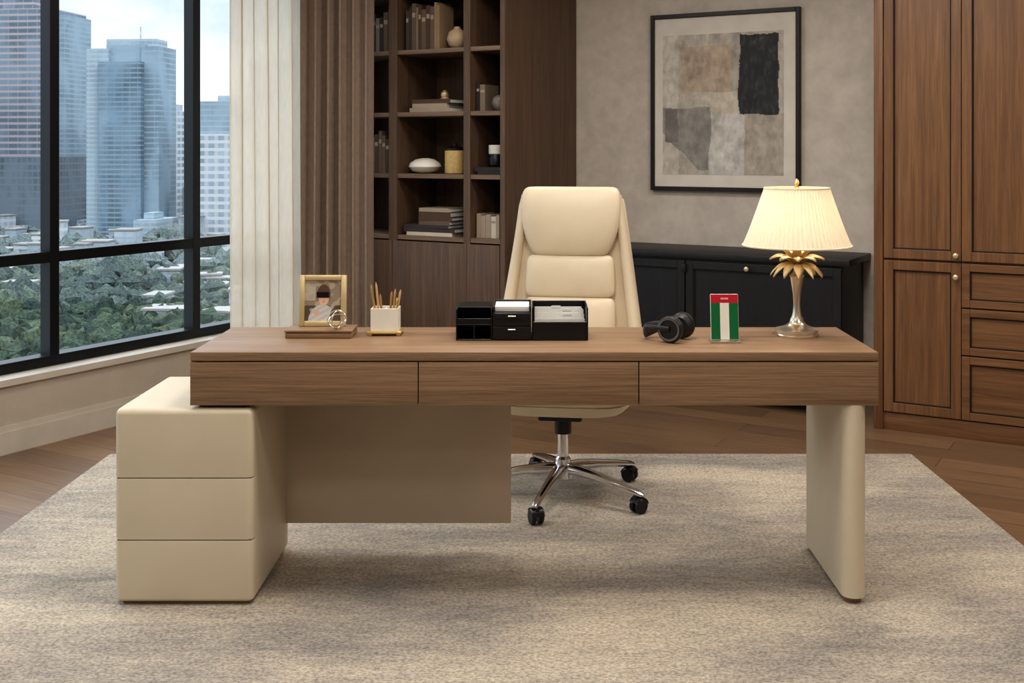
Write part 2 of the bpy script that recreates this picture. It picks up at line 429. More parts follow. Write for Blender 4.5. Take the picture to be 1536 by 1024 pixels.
for k in range(9):
    shaker(wd, 'door_upper_%d' % (k+1), xs[k], xs[k+1], .840, 2.655, 0, M_ward)
    if k in (1, 4, 7):
        for j, (a, b) in enumerate(((.622, .832), (.397, .618), (.09, .393))):
            shaker(wd, 'drawer_%d_%d' % (k, j), xs[k], xs[k+1], a, b, 0, M_wardx, .036)
    else: shaker(wd, 'door_lower_%d' % (k+1), xs[k], xs[k+1], .09, .832, 0, M_ward)
knob(wd, xs[1]-.022, 0, .868); knob(wd, xs[1]-.022, 0, .766)
knob(wd, xs[3]-.022, 0, .868); knob(wd, xs[3]-.022, 0, .766)

# ------------------------------------------------------------ sideboard
sb = E('black_sideboard', rw(-3.27, 5.75), RZ)
L = 1.79
box(sb, 'top', (0, L, 0, .447, .778, .812), M_black, .004)
boxes(sb, 'carcass', [(.012, L-.04, .03, .44, .07, .777)], M_black)
boxes(sb, 'legs', [(.03, .07, .05, .09, 0, .08), (L-.09, L-.05, .05, .09, 0, .08), (.03, .07, .38, .42, 0, .08), (L-.09, L-.05, .38, .42, 0, .08)], M_black)
for i, (a, b) in enumerate(((.02, .893), (.897, 1.745))):
    shaker(sb, 'door_%d' % (i+1), a, b, .08, .765, .010, M_black, .042)
knob(sb, 1.25, .01, .738)
box(sb, 'latch', (.885, .905, -.006, .012, .70, .748), M_blackp, .002)

# ------------------------------------------------------------ bookcase
bk = E('bookcase', rw(-3.94, 5.35), RZ)
y0, yb = 0, .41
def bx(bs): return [(a+3.94, b+3.94, c, d, e, f) for a, b, c, d, e, f in bs]
boxes(bk, 'side_panel', bx([(-3.307, -3.275, y0, .845, 0, 2.65), (-4.60, -4.575, y0, .845, 0, 2.65)]), M_book)
boxes(bk, 'dividers', bx([(-4.077, -4.018, y0+.001, yb, .0, 2.60), (-3.551, -3.506, y0+.001, yb, 0, 2.60)]), M_book)
boxes(bk, 'back_panel', bx([(-4.58, -3.30, yb, yb+.02, .0, 2.62)]), M_book, 0)
sh = []
for zz in (.868, 1.227, 1.585, 1.948, 2.30):
    for a, b in ((-4.575, -4.077), (-4.018, -3.551), (-3.506, -3.307)): sh.append((a, b, y0+.006, yb, zz-.026, zz))
boxes(bk, 'shelves', bx(sh), M_bookx)
boxes(bk, 'top', bx([(-4.60, -3.275, y0-.005, .84, 2.60, 2.70)]), M_bookx)
boxes(bk, 'plinth', bx([(-4.575, -3.307, y0+.02, yb, 0, .06)]), M_bookx)
for i, (a, b) in enumerate(((-4.57, -4.05), (-4.046, -3.53), (-3.526, -3.31))):
    box(bk, 'base_door_%d' % (i+1), (a+3.94, b+3.94, y0-.002, y0+.018, .065, .835), M_book)

PAL = [S(84, 64, 50), S(128, 112, 96), S(45, 42, 42), S(165, 150, 132), S(205, 195, 178), S(106, 88, 74), S(62, 55, 56), S(148, 124, 98)]
PALM = [plain('book_cloth_%d' % i, c, .7) for i, c in enumerate(PAL)]
LIGHT = [3, 4, 4, 3]
def books_up(name, x0, x1, zz, h0, h1, idx, y=5.40):
    e = E(name, rw(x0, y, zz), RZ); bm = bmesh.new(); x = 0
    while x < x1-x0-.012:
        t = random.uniform(.018, .036); t = min(t, x1-x0-x); h = random.uniform(h0, h1); i = random.choice(idx)
        addbox(bm, (x+.0006, x+t-.0006, 0, .15, 0, h), .0015, 1, i)
        if h > .12 and t > .022:
            addbox(bm, (x+.004, x+t-.004, -.0006, .001, h*.70, h*.80), 0, 1, 3)
        x += t
    O('books', bm, PALM, e)
def books_flat(name, x, zz, n, w, idx, y=5.47):
    e = E(name, rw(x, y, zz), RZ); bm = bmesh.new(); h = 0
    for k in range(n):
        t = random.uniform(.018, .030); ww = w*random.uniform(.82, 1)-.01*k; off = random.uniform(-.015, .015); i = random.choice(idx)
        M = Matrix.Rotation(random.uniform(-.05, .05), 4, 'Z')
        addbox(bm, (-ww/2+off, ww/2+off, -.09, .09, h+.003, h+t-.003), 0, 1, 8, M)
        addbox(bm, (-ww/2+off-.002, ww/2+off+.002, -.093, .092, h, h+.003), 0, 1, i, M)
        addbox(bm, (-ww/2+off-.002, ww/2+off+.002, -.093, .092, h+t-.003, h+t), 0, 1, i, M)
        addbox(bm, (-ww/2+off-.002, ww/2+off+.002, -.0935, -.0915, h, h+t), 0, 1, i, M)
        h += t
    O('books', bm, PALM+[M_paper], e); return zz+h
books_up('book_row', -3.99, -3.75, 1.948, .23, .28, [0, 1, 2, 5, 7, 6, 1, 2])
v = E('round_vase', rw(-3.665, 5.46, 1.948), RZ)
lathe_obj(v, 'body', [(.022, 0), (.048, .02), (.062, .058), (.050, .098), (.02, .118), (.018, .13), (.012, .13)], plain('vase_tan', S(190, 165, 135), .5))
zt = books_flat('book_stack', -3.79, 1.585, 3, .30, [2, 3, 4, 0])
v = E('brass_knob_ornament', rw(-3.76, 5.47, zt), RZ)
lathe_obj(v, 'body', [(.026, 0), (.03, .006), (.02, .012), (.024, .024), (.022, .04), (.012, .048), (.006, .055)], M_palegold)
v = E('shell_bowl', rw(-3.90, 5.47, 1.227), RZ)
lathe_obj(v, 'body', [(.03, 0), (.075, .014), (.097, .04), (.088, .062), (.055, .083), (.02, .09)], M_white, 48)
v = E('lidded_canister', rw(-3.68, 5.46, 1.227), RZ)
lathe_obj(v, 'jar', [(.054, 0), (.060, .005), (.060, .135), (.056, .14)], plain('canister_straw', S(196, 168, 110), .6, .1, .12, 60))
lathe_obj(v, 'lid', [(.061, .136), (.061, .148), (.034, .157), (.014, .162), (.014, .175), (.004, .178)], M_blackp)
zt = books_flat('book_stack', -3.815, .868, 3, .37, [4, 3, 6, 4])
books_flat('book_stack', -3.775, zt, 4, .26, [0, 7, 5, 3])
books_up('book_row', -3.497, -3.43, 1.585, .14, .17, [2, 6, 1])
v = E('stone_sphere', rw(-3.370, 5.45, 1.585), RZ)
lathe_obj(v, 'ball', [(.016, 0), (.034, .014), (.045, .045), (.036, .076), (.018, .09)], plain('stone_grey', S(120, 112, 104), .5, 0, .3, 30))
zt = books_flat('book_stack', -3.41, 1.227, 2, .17, [2, 4])
v = E('tea_jar', rw(-3.41, 5.47, zt+.001), RZ)
lathe_obj(v, 'jar', [(.03, 0), (.042, .01), (.044, .05), (.036, .07)], M_blackp)
lathe_obj(v, 'cap', [(.036, .071), (.04, .075), (.04, .12), (.036, .124)], M_white)
books_up('book_row', -3.495, -3.33, .868, .12, .14, LIGHT)
books_up('book_row', -4.3, -4.1, 1.227, .2, .26, [0, 1, 2, 5])
books_up('book_row', -4.3, -4.1, 1.948, .2, .26, [0, 1, 2, 5])

# ------------------------------------------------------------ curtains
def curtain(name, path, z0, z1, lam, amp, mat, seed):
    e = E(name, rw(path[0][0], path[0][1]), RZ)
    P = [Vector((p[0]-path[0][0], p[1]-path[0][1])) for p in path]
    dense = []
    for a, b in zip(P, P[1:]):
        for k in range(60): dense.append(a.lerp(b, k/60))
    dense.append(P[-1])
    for _ in range(40): dense = [dense[0]]+[(dense[i-1]+dense[i]*2+dense[i+1])/4 for i in range(1, len(dense)-1)]+[dense[-1]]
    cum = [0]
    for a, b in zip(dense, dense[1:]): cum.append(cum[-1]+(b-a).length)
    T = cum[-1]; n = int(T/.003); bm = bmesh.new(); nz = 14; rows = []
    for j in range(nz+1):
        row = []; q = j/nz
        for i in range(n+1):
            s = T*i/n; k = 0
            while k < len(cum)-2 and cum[k+1] < s: k += 1
            f = (s-cum[k])/max(1e-6, cum[k+1]-cum[k]); p = dense[k].lerp(dense[k+1], f)
            d = (dense[k+1]-dense[k]).normalized(); nn = Vector((-d.y, d.x))
            w = mnoise.noise((s*6, seed, q*.5))*.35
            ph = 2*pi*(s/lam+w)
            A = amp*(.75+.5*mnoise.noise((s*9, seed+5, q*1.1)))
            o = p+nn*A*math.sin(ph)+d*amp*.3*math.sin(2*ph)
            row.append(bm.verts.new((o.x, o.y, z0+(z1-z0)*q)))
        rows.append(row)
    for a, b in zip(rows, rows[1:]):
        for i in range(n): bm.faces.new((a[i], a[i+1], b[i+1], b[i]))
    O('cloth', bm, mat, e, True, angle=80)
    bm = bmesh.new(); st = dense[::6]
    for a, b in zip(st, st[1:]):
        d = (b-a).normalized(); nn = Vector((-d.y, d.x))*.015
        vs = [bm.verts.new((p.x, p.y, zz)) for zz in (z1, z1+.03) for p in (a-nn, b-nn, b+nn, a+nn)]
        for f in ((0, 1, 2, 3), (4, 5, 6, 7), (0, 1, 5, 4), (2, 3, 7, 6), (1, 2, 6, 5), (0, 3, 7, 4)): bm.faces.new([vs[i] for i in f])
    O('track', bm, M_frame, e)
curtain('sheer_curtain', [(-4.52, 4.52), (-4.52, 5.17)], .005, 2.715, .098, .036, M_sheer, 3)
curtain('brown_curtain', [(-4.43, 5.00), (-4.33, 5.09), (-4.12, 5.245)], .005, 2.715, .078, .055, M_browncurt, 9)

# ------------------------------------------------------------ wall picture
pic = E('framed_abstract_painting', rw(-2.763, 6.165, 1.127), RZ)
PW, PH = .901, 1.034
t = .024
boxes(pic, 'frame', [(0, t, 0, .034, 0, PH), (PW-t, PW, 0, .034, 0, PH), (t, PW-t, 0, .034, 0, t), (t, PW-t, 0, .034, PH-t, PH)], plain('frame_black', S(28, 24, 22), .4), .002)
box(pic, 'mat_board', (t, PW-t, .014, .03, t, PH-t), plain('mat_cream', S(216, 209, 199), .9), 0)
def art(u, v):
    nz = mnoise.fractal((u*4, v*4, 1.3), 1, 2, 5)*.022
    n2 = mnoise.fractal((u*12, v*12, 4.3), 1, 2, 6)
    n3 = mnoise.fractal((u*30, v*18, 2.3), .8, 2, 6)
    U, V = u+nz, v+mnoise.fractal((u*4, v*4, 8.1), 1, 2, 5)*.02
    col = lambda r, g, b: Vector(S(r, g, b)[:3])
    def inr(a, b, cc, d): return a < U < b and cc < V < d
    c = col(180, 174, 164)
    if U < .13: c = col(194, 188, 178)
    if inr(.15, .58, .08, .42): c = col(178, 162, 146)
    if inr(.58, .67, .0, .5): c = col(170, 164, 155)
    if inr(.36, .66, .42, .60): c = col(194, 186, 172)
    if inr(-.1, .40, .52, .97) and not (U < .30 and V > .70+.9*U): c = col(146, 142, 137)
    if inr(.02, .13, .52, .76): c = col(122, 118, 114)
    if inr(.40, .68, .57, 1.05): c = col(194, 191, 186)
    if inr(.68, 1.1, .57, 1.1): c = col(172, 164, 152)
    if inr(.66, 1.1, -.1, .57): c = col(182, 175, 165)
    if inr(.645, .965, .02, .57): c = col(48, 49, 50)*(1+1.1*max(0, n3))
    c = c*(1+.24*n2+.15*n3)
    return (max(.01, c.x), max(.01, c.y), max(.01, c.z), 1)
canvas(pic, 'painting', .075, PW-.095, .095, PH-.125, .0125, 170, 200, art, M_art)

# ------------------------------------------------------------ desktop objects
TT = .7685
pb = E('wooden_keepsake_box', (-.693, 3.70, TT))
box(pb, 'box', (-.107, .107, -.06, .06, 0, .017), M_desk, .002); box(pb, 'lid', (-.109, .109, -.062, .062, .019, .026), M_desk, .002)
box(pb, 'gap', (-.104, .104, -.057, .057, .016, .020), M_dark, 0)
pf = E('photo_frame', (-.695, 3.715, TT+.0265))
fw, fh, ft = .155, .168, .018
bm = bmesh.new(); Mt = Matrix.Rotation(math.radians(-7), 4, 'X')
for b in ((-fw/2, -fw/2+ft, 0, .014, 0, fh), (fw/2-ft, fw/2, 0, .014, 0, fh), (-fw/2+ft, fw/2-ft, 0, .014, 0, ft), (-fw/2+ft, fw/2-ft, 0, .014, fh-ft, fh)):
    addbox(bm, b, .003, 2, 0, Mt)
O('frame', bm, M_palegold, pf, True)
bm = bmesh.new(); addbox(bm, (-fw/2+ft, fw/2-ft, .007, .011, ft, fh-ft), 0, 1, 0, Mt); O('backing', bm, M_dark, pf)
def baby(u, v):
    c = S(150, 134, 116)
    n = mnoise.noise((u*6, v*6, 2))
    if u < .3 and v < .5: c = S(186, 176, 160)
    if v > .62: c = S(92, 78, 70)
    if n > .2: c = S(176, 164, 146)
    def el(a, b, ra, rb): return ((u-a)/ra)**2+((v-b)/rb)**2 < 1
    if el(.50, 1.02, .40, .42): c = S(206, 202, 198) if (int((u*.5+v)*14) % 2) else S(190, 188, 190)
    if el(.84, .86, .14, .18): c = S(96, 80, 70)
    if el(.52, .35, .185, .25): c = S(98, 74, 56)
    if el(.52, .42, .150, .20): c = S(224, 186, 160)
    if el(.52, .24, .14, .08): c = S(98, 74, 56)
    for a in (.465, .575):
        if el(a, .41, .014, .010): c = S(96, 70, 58)
    if el(.52, .47, .010, .014): c = S(206, 160, 136)
    if el(.52, .53, .034, .011): c = S(186, 110, 102)
    if el(.34, .80, .08, .07): c = S(216, 178, 152)
    return c
o = canvas(pf, 'picture', -fw/2+ft, fw/2-ft, ft, fh-ft, .0068, 110, 120, baby, M_photo); o.data.transform(Mt)
bm = bmesh.new(); addbox(bm, (-.02, .02, .0, .004, 0, .12), 0, 1, 0, Matrix.Translation((0, .055, 0)) @ Matrix.Rotation(math.radians(22), 4, 'X')); O('stand', bm, M_dark, pf)
gr = E('crystal_ring_ornament', (-.635, 3.655, TT+.0265))
bm = bmesh.new()
torus(bm, .029, .0028, Matrix.Translation((0, 0, .0322)) @ Matrix.Rotation(pi/2, 4, 'X'))
torus(bm, .027, .0022, Matrix.Translation((0, 0, .0322)) @ Matrix.Rotation(pi/2, 4, 'X') @ Matrix.Rotation(1.1, 4, 'Y'))
torus(bm, .027, .0022, Matrix.Translation((0, 0, .0322)) @ Matrix.Rotation(.5, 4, 'X'))
O('rings', bm, M_silver, gr, True)
ph = E('pencil_holder', (-.488, 3.73, TT))
box(ph, 'tray', (-.056, .056, -.045, .045, .006, .014), M_gold, .003)
bm = bmesh.new()
for sx in (-1, 1):
    for sy in (-1, 1): addbox(bm, (sx*.046-.006, sx*.046+.006, sy*.035-.006, sy*.035+.006, 0, .007), .001)
O('tray_feet', bm, M_gold, ph)
boxes(ph, 'cup', [(-.045, .045, -.036, -.032, .014, .088), (-.045, .045, .032, .036, .014, .088), (-.045, -.041, -.032, .032, .014, .088), (.041, .045, -.032, .032, .014, .088), (-.041, .041, -.032, .032, .014, .02)], M_white, .001)
box(ph, 'cup_divider', (-.002, .002, -.032, .032, .02, .082), M_white, 0)
pm = [M_gold, plain('pencil_wood', S(200, 165, 118), .5), plain('pencil_tan', S(176, 130, 85), .5)]
for k, (x, y, dx, dy, h) in enumerate(((-.025, -.01, -.022, 0, .165), (-.018, .0, -.015, .004, .17), (-.012, .012, -.008, 0, .13), (.022, -.012, .012, 0, .150), (.028, .01, .02, .0, .145), (.012, .0, .008, 0, .14), (.034, .0, .004, 0, .12))):
    bm = bmesh.new(); f = lambda q: (x+dx*q, y+dy*q, .022+(h-.022)*q)
    tube(bm, [f(0), f(.9), f(1)], [.0038, .0038, .001], 6); O('pencil_%d' % (k+1), bm, pm[k % 3], ph)
og = E('desk_organizer', (-.248, 3.60, TT))
w, tk = .115, .004
def ob(n, b, m=M_blackp, bev=.001): return box(og, n, b, m, bev)
boxes(og, 'left_unit', [(0, tk, 0, .17, 0, .10), (w-tk, w, 0, .17, 0, .10), (tk, w-tk, 0, .17, 0, tk), (tk, w-tk, .0, .17, .048, .052),
      (tk, w-tk, .165, .17, 0, .10), (w*.5-.002, w*.5+.002, 0, .165, tk, .048), (tk, w-tk, .05, .17, .096, .10), (tk, w-tk, 0, .004, .052, .07)], M_blackp, .0008)
ob('middle_body', (w+.001, .239, .004, .17, 0, .087))
ob('drawer_lower', (w+.003, .237, -.001, .005, .003, .044)); ob('drawer_upper', (w+.003, .237, -.001, .005, .047, .086))
boxes(og, 'drawer_pulls', [(w+.05, w+.075, -.006, -.001, .033, .037), (w+.05, w+.075, -.006, -.001, .075, .079)], M_silver, .0005)
boxes(og, 'middle_rim', [(w+.001, w+.005, .004, .17, .087, .108), (.235, .239, .004, .17, .087, .108), (w+.005, .235, .166, .17, .087, .108)], M_blackp)
ob('middle_papers', (w+.008, .232, .03, .15, .088, .104), M_paper, .0005)
boxes(og, 'right_tray', [(.2405, .2445, 0, .17, 0, .105), (.4155, .42, 0, .17, 0, .105), (.2445, .4155, 0, .005, 0, .060), (.2445, .4155, .165, .17, 0, .105), (.2445, .4155, .005, .165, 0, .004)], M_blackp)
bm = bmesh.new()
for k in range(9):
    h = .066+.0028*k
    addbox(bm, (.25+.002*(k % 2), .41-.003*(k % 3), .02+.015*k, .0225+.015*k, .004, h), 0, 1, 0)
    if k in (2, 5, 7): addbox(bm, (.27+.035*(k % 3), .30+.035*(k % 3), .02+.015*k, .0225+.015*k, h-.001, h+.008), 0, 1, 0)
O('index_cards', bm, M_paper, og)
# headphones lying on the desk, headband to the left, cups standing on their rims
hp = E('headphones', (.452, 3.60, TT), math.radians(-30))
M_hpr = plain('hp_ring', S(130, 128, 130), .3, .8)
for s, nm in ((-1, 'l'), (1, 'r')):
    cy = s*.040
    lathe_obj(hp, 'ear_cushion_'+nm, [(.014, -.016), (.028, -.018), (.037, -.012), (.040, -.004), (.037, .002)], M_blackm, 40, loc=(.0, cy, .0425), rot=(-s*pi/2, 0, 0))
    lathe_obj(hp, 'ear_cup_'+nm, [(.036, .002), (.041, .004), (.042, .014), (.037, .021), (.030, .022), (.028, .019), (.012, .020)], M_blackm, 40, loc=(.0, cy, .0425), rot=(-s*pi/2, 0, 0))
    lathe_obj(hp, 'ear_ring_'+nm, [(.030, .0218), (.033, .0228), (.036, .0222), (.033, .0205)], M_hpr, 40, loc=(.0, cy, .0425), rot=(-s*pi/2, 0, 0), cap=False)
    bm = bmesh.new()
    tube(bm, [(.004, cy+s*.024, .045), (-.018, cy+s*.022, .045), (-.040, cy+s*.014, .044)], [.006, .007, .007], 10, 1.6)
    O('yoke_'+nm, bm, M_blackp, hp, True, angle=60)
bm = bmesh.new(); pts = []
N = 28
for k in range(N+1):
    a = pi*k/N; pts.append((-.034-.068*math.sin(a)**.7, -.054*math.cos(a), .044-.018*math.sin(a)))
rings = []
for i, p in enumerate(pts):
    p = Vector(p); d = (Vector(pts[min(i+1, N)])-Vector(pts[max(i-1, 0)])).normalized(); nn = Vector((d.y, -d.x, 0)).normalized()
    w2 = .010+.013*math.sin(pi*i/N); th = .004+.004*math.sin(pi*i/N)
    rings.append([bm.verts.new(p+nn*th*math.cos(q)+Vector((0, 0, 1))*w2*math.sin(q)) for q in [2*pi*j/12 for j in range(12)]])
for a, b in zip(rings, rings[1:]):
    for k in range(12): bm.faces.new((a[k], a[(k+1) % 12], b[(k+1) % 12], b[k]))
bm.faces.new(rings[0]); bm.faces.new(rings[-1])
O('headband', bm, M_blackm, hp, True, angle=60)
cd = E('striped_card_display', (.603, 3.575, TT))
box(cd, 'stand_base', (-.048, .048, -.02, .022, 0, .006), M_silver, .0015)
Mt = Matrix.Rotation(math.radians(-8), 4, 'X')
def cpart(n, b, m, bev=0):
    bm = bmesh.new(); addbox(bm, b, bev, 2, 0, Mt); O(n, bm, m, cd)
cpart('card_back', (-.0445, .0445, 0, .004, .006, .150), M_paper, .002)
cpart('stripe_green_1', (-.043, -.0143, -.001, .0, .008, .122), M_green)
cpart('stripe_white', (-.0143, .0143, -.001, .0, .008, .122), M_white)
cpart('stripe_green_2', (.0143, .043, -.001, .0, .008, .122), M_green)
cpart('red_header', (-.043, .043, -.001, .0, .122, .1485), M_red)
for k in range(5): cpart('header_mark_%d' % k, (-.011+.005*k, -.008+.005*k, -.0014, -.001, .133, .138), M_paper)

# ------------------------------------------------------------ table lamp
lp = E('table_lamp', (.858, 3.70, TT))
lathe_obj(lp, 'base', [(.070, 0), (.071, .006), (.066, .010), (.066, .014), (.070, .017), (.070, .022), (.050, .027), (.034, .034), (.024, .044), (.020, .058)], M_silver, 56)
lathe_obj(lp, 'stem', [(.019, .055), (.013, .075), (.011, .10), (.013, .135), (.018, .165), (.022, .190), (.025, .194), (.021, .198), (.013, .204), (.010, .215), (.015, .235)], M_silver, 36)
lathe_obj(lp, 'socket', [(.012, .225), (.012, .30)], M_gold, 24)
bm = bmesh.new()
for ly in range(3):
    nl = (11, 9, 7)[ly]
    for k in range(nl):
        a = 2*pi*(k+.5*ly)/nl; ca, sa = math.cos(a), math.sin(a); Lr = (.086, .090, .06)[ly]; zb = (.222, .232, .240)[ly]
        rows = []
        for i in range(9):
            q = i/8; r = .008+Lr*q*(1-.10*q); zz = zb+(.060, .085, .090)[ly]*q-(.090, .070, .045)[ly]*q*q
            wv = .0150*math.sin(pi*min(1, q*.90+.1))**.7+.001
            rows.append([bm.verts.new((r*ca-sa*wv*s, r*sa+ca*wv*s, zz+(0.006*(1 if s == 0 else 0)))) for s in (-1, 0, 1)])
        for u, v2 in zip(rows, rows[1:]):
            for j in range(2): bm.faces.new((u[j], u[j+1], v2[j+1], v2[j]))
lf = O('palm_leaves', bm, plain('leaf_gold', S(240, 218, 170), .4, .5, .05, 20), lp, True, angle=80)
sm = lf.modifiers.new('s', 'SOLIDIFY'); sm.thickness = .0015
bm = bmesh.new()
zb, ztp, rb, rt = .294, .480, .173, .104
fr = lambda t, z: 1+.012*math.cos(70*t)*(rb/(rb+(z-zb)/(ztp-zb)*(rt-rb)))**.5
lathe(bm, [(rb+(rt-rb)*(k/10)**.9, zb+(ztp-zb)*k/10) for k in range(11)], 560, fr=fr)
O('pleated_shade', bm, M_shade, lp, True, angle=80)
bm = bmesh.new(); torus(bm, rb*1.003, .0035, Matrix.Translation((0, 0, zb)), 80, 8); torus(bm, rt*1.003, .003, Matrix.Translation((0, 0, ztp)), 60, 8)
O('shade_trim', bm, plain('shade_trim', S(240, 225, 195), .7), lp, True)
bm = bmesh.new()
for k in range(3):
    a = 2*pi*k/3; tube(bm, [(0, 0, ztp-.004), (rt*math.cos(a), rt*math.sin(a), ztp-.002)], .0016, 6)
tube(bm, [(0, 0, .39), (0, 0, ztp)], .002, 8)
O('shade_spider', bm, M_gold, lp)
lathe_obj(lp, 'finial', [(.004, ztp-.002), (.009, ztp+.004), (.004, ztp+.009), (.009, ztp+.018), (.006, ztp+.026), (.001, ztp+.032)], M_gold, 20)
bulbm, nt, b = newmat('bulb_glow'); b.inputs['Emission Color'].default_value = (1, .78, .5, 1); b.inputs['Emission Strength'].default_value = 6
lathe_obj(lp, 'bulb', [(.010, .30), (.014, .31), (.027, .34), (.029, .36), (.02, .382), (.006, .39)], bulbm, 24)
ld = bpy.data.lights.new('lamp_light', 'POINT'); ld.energy = 3.0; ld.color = (1, .77, .50); ld.shadow_soft_size = .035
lo_ = bpy.data.objects.new('lamp_light', ld); lo_.parent = lp; lo_.location = (0, 0, .345); scene.collection.objects.link(lo_)

# ------------------------------------------------------------ unseen ceiling panels, added as fill light
M_fill, nt, b = newmat('fill_diffuser'); b.inputs['Emission Color'].default_value = (1, .95, .9, 1); b.inputs['Emission Strength'].default_value = 2
PE = {0: 13, 1: 17, 2: 11, 3: 14, 4: 24, 5: 18, 6: 10, 7: 18, 8: 13}
for i, (x, y) in enumerate(((-3.2, .2), (-1.2, .2), (.9, .2), (-3.2, 2.4), (-1.5, 2.7), (.9, 2.4), (-2.9, 4.4), (-1.2, 4.4), (.6, 4.4))):
    e = E('ceiling_fill_panel', rw(x, y, ZC-.03), RZ)  # made-up fixture around an area light that brightens the room
    boxes(e, 'trim', [(-.33, .33, -.33, -.3, 0, .029), (-.33, .33, .3, .33, 0, .029), (-.33, -.3, -.3, .3, 0, .029), (.3, .33, -.3, .3, 0, .029)], M_ceil)
    boxes(e, 'diffuser', [(-.3, .3, -.3, .3, .012, .028)], M_fill, 0)
    a = bpy.data.lights.new('panel_fill', 'AREA'); a.shape = 'SQUARE'; a.size = .56; a.energy = PE[i]; a.color = (1, .945, .875)
    ao = bpy.data.objects.new('panel_fill', a); ao.parent = e; ao.location = (0, 0, .005); scene.collection.objects.link(ao)

# ------------------------------------------------------------ city outside
GZ = -80
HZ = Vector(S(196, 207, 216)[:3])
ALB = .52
def hz(c, k, al=None):  # aerial haze painted into the base colour
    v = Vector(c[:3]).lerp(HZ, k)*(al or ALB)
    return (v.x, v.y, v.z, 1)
def facade(name, glass, slab, fh=3.6, fw=3.0, slabw=.3, mull=.18, pat=.25, nsc=.03):
    m, nt, b = newmat(name)
    tc = nt.nodes.new('ShaderNodeTexCoord'); sp = nt.nodes.new('ShaderNodeSeparateXYZ'); nt.links.new(tc.outputs['Object'], sp.inputs[0])
    fz = mth(nt, 'FRACT', mth(nt, 'DIVIDE', sp.outputs[2], fh)); hz_ = mth(nt, 'LESS_THAN', fz, slabw)
    xy = mth(nt, 'ADD', sp.outputs[0], sp.outputs[1]); fx = mth(nt, 'FRACT', mth(nt, 'DIVIDE', xy, fw)); vx = mth(nt, 'LESS_THAN', fx, mull)
    k = mth(nt, 'MAXIMUM', hz_, mth(nt, 'MULTIPLY', vx, .6))
    n = noise(nt, coords(nt, (1, 1, .6)), nsc, 4, .6, .5)
    g = ramp(nt, n, [(.4, dk(glass, 1-pat)), (.6, dk(glass, 1+pat))])  # noise patches in the glass colour imitate reflections
    nt.links.new(mixc(nt, k, g, slab), b.inputs['Base Color'])
    b.inputs['Roughness'].default_value = .6; b.inputs['Specular IOR Level'].default_value = .2
    return m
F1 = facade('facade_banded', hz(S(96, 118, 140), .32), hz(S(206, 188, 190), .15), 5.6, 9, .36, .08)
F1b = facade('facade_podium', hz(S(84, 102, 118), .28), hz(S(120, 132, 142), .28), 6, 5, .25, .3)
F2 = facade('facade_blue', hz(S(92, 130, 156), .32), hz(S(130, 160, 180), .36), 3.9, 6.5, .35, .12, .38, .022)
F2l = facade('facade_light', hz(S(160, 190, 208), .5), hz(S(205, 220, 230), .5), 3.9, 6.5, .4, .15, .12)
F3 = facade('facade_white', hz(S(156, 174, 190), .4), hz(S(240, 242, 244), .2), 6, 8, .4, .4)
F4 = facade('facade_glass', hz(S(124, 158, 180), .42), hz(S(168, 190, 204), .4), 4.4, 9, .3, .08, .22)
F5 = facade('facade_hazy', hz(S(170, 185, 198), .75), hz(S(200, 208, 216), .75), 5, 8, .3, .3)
def tower(px0, px1, ytop, Y, rz=0):
    s = Y/1700; w = (px1-px0)*s; h = 1.384+(220-ytop)*s-GZ
    e = E('skyscraper', ((px0-801)*s, Y, GZ), rz)
    return e, w, h
def tb(e, n, b, m): boxes(e, n, [b], m, 0)
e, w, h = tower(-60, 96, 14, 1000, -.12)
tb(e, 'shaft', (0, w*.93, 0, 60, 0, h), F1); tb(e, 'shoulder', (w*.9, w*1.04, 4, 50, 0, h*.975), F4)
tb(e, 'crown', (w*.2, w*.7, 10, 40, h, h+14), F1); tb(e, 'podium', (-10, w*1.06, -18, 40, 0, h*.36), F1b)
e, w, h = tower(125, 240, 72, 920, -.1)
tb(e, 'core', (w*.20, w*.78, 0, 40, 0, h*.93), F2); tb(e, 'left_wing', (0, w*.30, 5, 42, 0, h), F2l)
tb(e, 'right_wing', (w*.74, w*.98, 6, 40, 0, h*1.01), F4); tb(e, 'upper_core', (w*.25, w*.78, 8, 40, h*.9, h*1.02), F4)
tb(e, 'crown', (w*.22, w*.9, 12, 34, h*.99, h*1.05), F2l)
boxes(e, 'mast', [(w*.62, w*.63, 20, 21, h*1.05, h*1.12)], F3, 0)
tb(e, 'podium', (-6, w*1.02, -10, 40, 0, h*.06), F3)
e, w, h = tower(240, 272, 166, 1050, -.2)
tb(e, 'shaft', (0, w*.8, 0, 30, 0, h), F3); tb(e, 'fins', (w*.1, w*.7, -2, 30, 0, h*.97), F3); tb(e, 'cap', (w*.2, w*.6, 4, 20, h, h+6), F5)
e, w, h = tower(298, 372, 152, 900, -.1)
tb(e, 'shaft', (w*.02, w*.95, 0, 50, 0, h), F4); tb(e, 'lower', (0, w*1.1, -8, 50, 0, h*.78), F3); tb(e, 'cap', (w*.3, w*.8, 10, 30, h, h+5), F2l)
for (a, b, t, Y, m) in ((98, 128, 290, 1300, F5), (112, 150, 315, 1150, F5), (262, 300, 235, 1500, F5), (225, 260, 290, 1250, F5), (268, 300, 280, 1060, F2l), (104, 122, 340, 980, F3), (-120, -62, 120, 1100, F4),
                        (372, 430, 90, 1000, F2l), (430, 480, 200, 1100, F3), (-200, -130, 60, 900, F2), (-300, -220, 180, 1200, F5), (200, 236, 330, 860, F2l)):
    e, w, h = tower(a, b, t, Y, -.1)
    tb(e, 'shaft', (0, w, 0, 40, 0, h), m); tb(e, 'roof_block', (w*.25, w*.7, 8, 25, h, h+5), m)
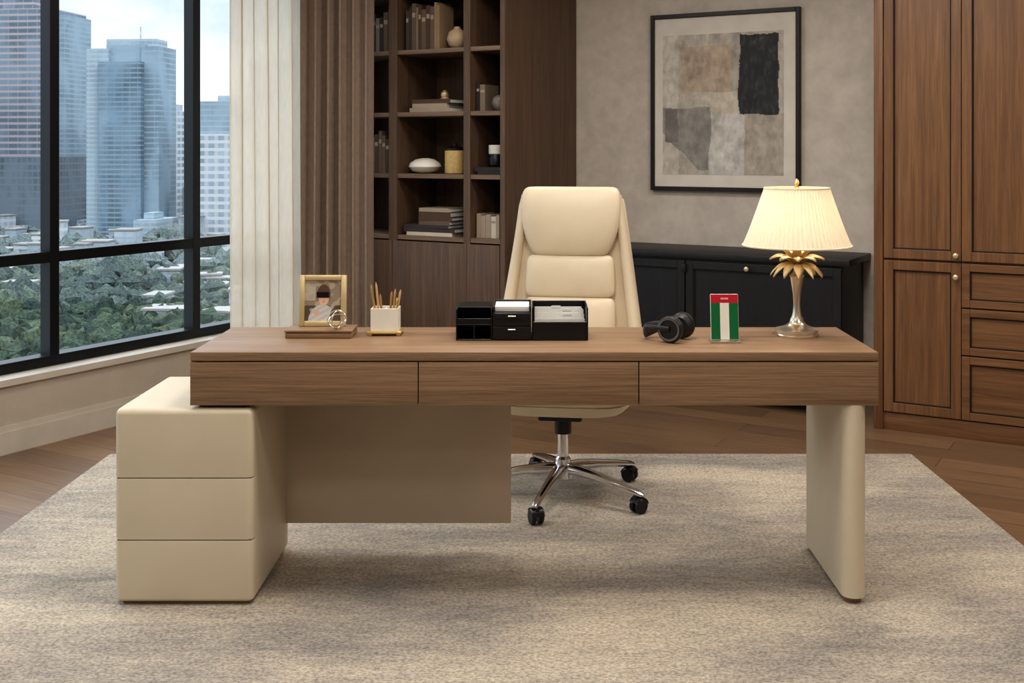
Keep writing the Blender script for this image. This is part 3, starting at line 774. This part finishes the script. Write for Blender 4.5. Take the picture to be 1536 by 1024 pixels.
bm = bmesh.new(); addbox(bm, (-3200, 1200, 60, 3600, GZ-2, GZ)); O('city_ground', bm, plain('hazy_ground', hz(S(84, 98, 80), .2), .95, 0, .2, .02))
lr = E('lowrise_buildings', (0, 0, GZ)); bm = bmesh.new()
for k in range(100):
    Y = random.uniform(600, 1040) if k > 14 else random.uniform(470, 600); X = Y*random.uniform(-.56, -.2); a = random.uniform(8, 18); b2 = random.uniform(8, 15); h = random.uniform(9, 14)+(random.uniform(0, 16) if Y > 760 else 0)
    M = Matrix.Translation((X, Y, 0)) @ Matrix.Rotation(random.uniform(-.5, .5), 4, 'Z')
    addbox(bm, (-a/2, a/2, -b2/2, b2/2, 0, h), 0, 1, random.choice((0, 1, 3)), M); addbox(bm, (-a/2-.6, a/2+.6, -b2/2-.6, b2/2+.6, h, h+1), 0, 1, 2, M)
O('blocks', bm, [F3, F2l, plain('roof_tile', hz(S(176, 166, 158), .2), .8), F5], lr)
tr = E('park_trees', (0, 0, GZ)); bm = bmesh.new()
for k in range(6500):
    Y = 370+640*random.random()**1.15; X = Y*random.uniform(-.56, -.20)
    cl = mnoise.noise((X*.02, Y*.02, 3))
    r = random.uniform(1.8, 5.6)*(.8+.25*Y/600)*(1+.6*cl)
    M = Matrix.Translation((X, Y, r*.9+random.uniform(0, 7)*max(0, .6+cl))) @ Matrix.Diagonal((r, r, r*random.uniform(.8, 1.3), 1))
    t = bmesh.new(); bmesh.ops.create_icosphere(t, subdivisions=2 if Y < 520 else 1, radius=1)
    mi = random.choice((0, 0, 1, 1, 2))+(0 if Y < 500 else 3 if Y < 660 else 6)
    for v2 in t.verts: v2.co *= 1+.6*mnoise.noise(v2.co*2.6+Vector((k*1.7, 0, 0)))
    bmesh.ops.transform(t, matrix=M, verts=t.verts)
    for f in t.faces: f.material_index = mi
    me = bpy.data.meshes.new('t'); t.to_mesh(me); t.free(); bm.from_mesh(me); bpy.data.meshes.remove(me)
LM = []
for j, kk in enumerate((.06, .18, .36)):  # tree bands by distance, more haze mixed into the farther colours
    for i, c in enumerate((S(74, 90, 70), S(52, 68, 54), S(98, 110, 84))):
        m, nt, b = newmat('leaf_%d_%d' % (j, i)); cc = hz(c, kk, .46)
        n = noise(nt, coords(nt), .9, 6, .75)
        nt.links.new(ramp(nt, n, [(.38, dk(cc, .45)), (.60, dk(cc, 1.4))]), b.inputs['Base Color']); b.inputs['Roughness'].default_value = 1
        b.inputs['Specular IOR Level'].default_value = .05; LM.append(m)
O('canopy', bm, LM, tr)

# ------------------------------------------------------------ world + sun
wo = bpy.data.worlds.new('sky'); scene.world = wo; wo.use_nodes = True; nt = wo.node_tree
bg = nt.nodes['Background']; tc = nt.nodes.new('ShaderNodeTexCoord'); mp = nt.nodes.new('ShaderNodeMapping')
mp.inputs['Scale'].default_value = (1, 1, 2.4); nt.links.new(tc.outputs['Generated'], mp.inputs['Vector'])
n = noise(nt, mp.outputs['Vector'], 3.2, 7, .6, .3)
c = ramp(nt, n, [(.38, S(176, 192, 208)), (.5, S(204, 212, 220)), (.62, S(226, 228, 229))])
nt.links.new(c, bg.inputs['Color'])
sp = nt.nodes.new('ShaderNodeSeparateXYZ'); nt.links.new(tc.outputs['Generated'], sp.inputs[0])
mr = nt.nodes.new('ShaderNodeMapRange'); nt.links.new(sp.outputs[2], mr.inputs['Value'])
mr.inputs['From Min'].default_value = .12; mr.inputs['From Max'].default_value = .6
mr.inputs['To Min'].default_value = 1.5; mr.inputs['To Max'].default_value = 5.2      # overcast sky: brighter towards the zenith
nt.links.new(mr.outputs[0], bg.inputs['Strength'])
sun = bpy.data.lights.new('sun', 'SUN'); sun.energy = 1.0; sun.angle = .05; sun.color = (1, .96, .9)
so = bpy.data.objects.new('sun', sun); scene.collection.objects.link(so)
so.rotation_euler = Vector((-.55, .62, -.75)).to_track_quat('-Z', 'Y').to_euler()

# ------------------------------------------------------------ camera
cam = bpy.data.cameras.new('camera'); co = bpy.data.objects.new('camera', cam); scene.collection.objects.link(co)
co.location = (0, 0, 1.384); co.rotation_euler = (pi/2, 0, 0)
cam.sensor_width = 36; cam.lens = 1700/1536*36
cam.shift_x = -(801-768)/1536; cam.shift_y = -(512-220)/1536
cam.clip_end = 6000; cam.clip_start = .05
scene.camera = co
scene.view_settings.view_transform = 'Standard'
try: scene.view_settings.look = 'Medium High Contrast'
except Exception:
    scene.view_settings.look = 'None'; print('look not available')
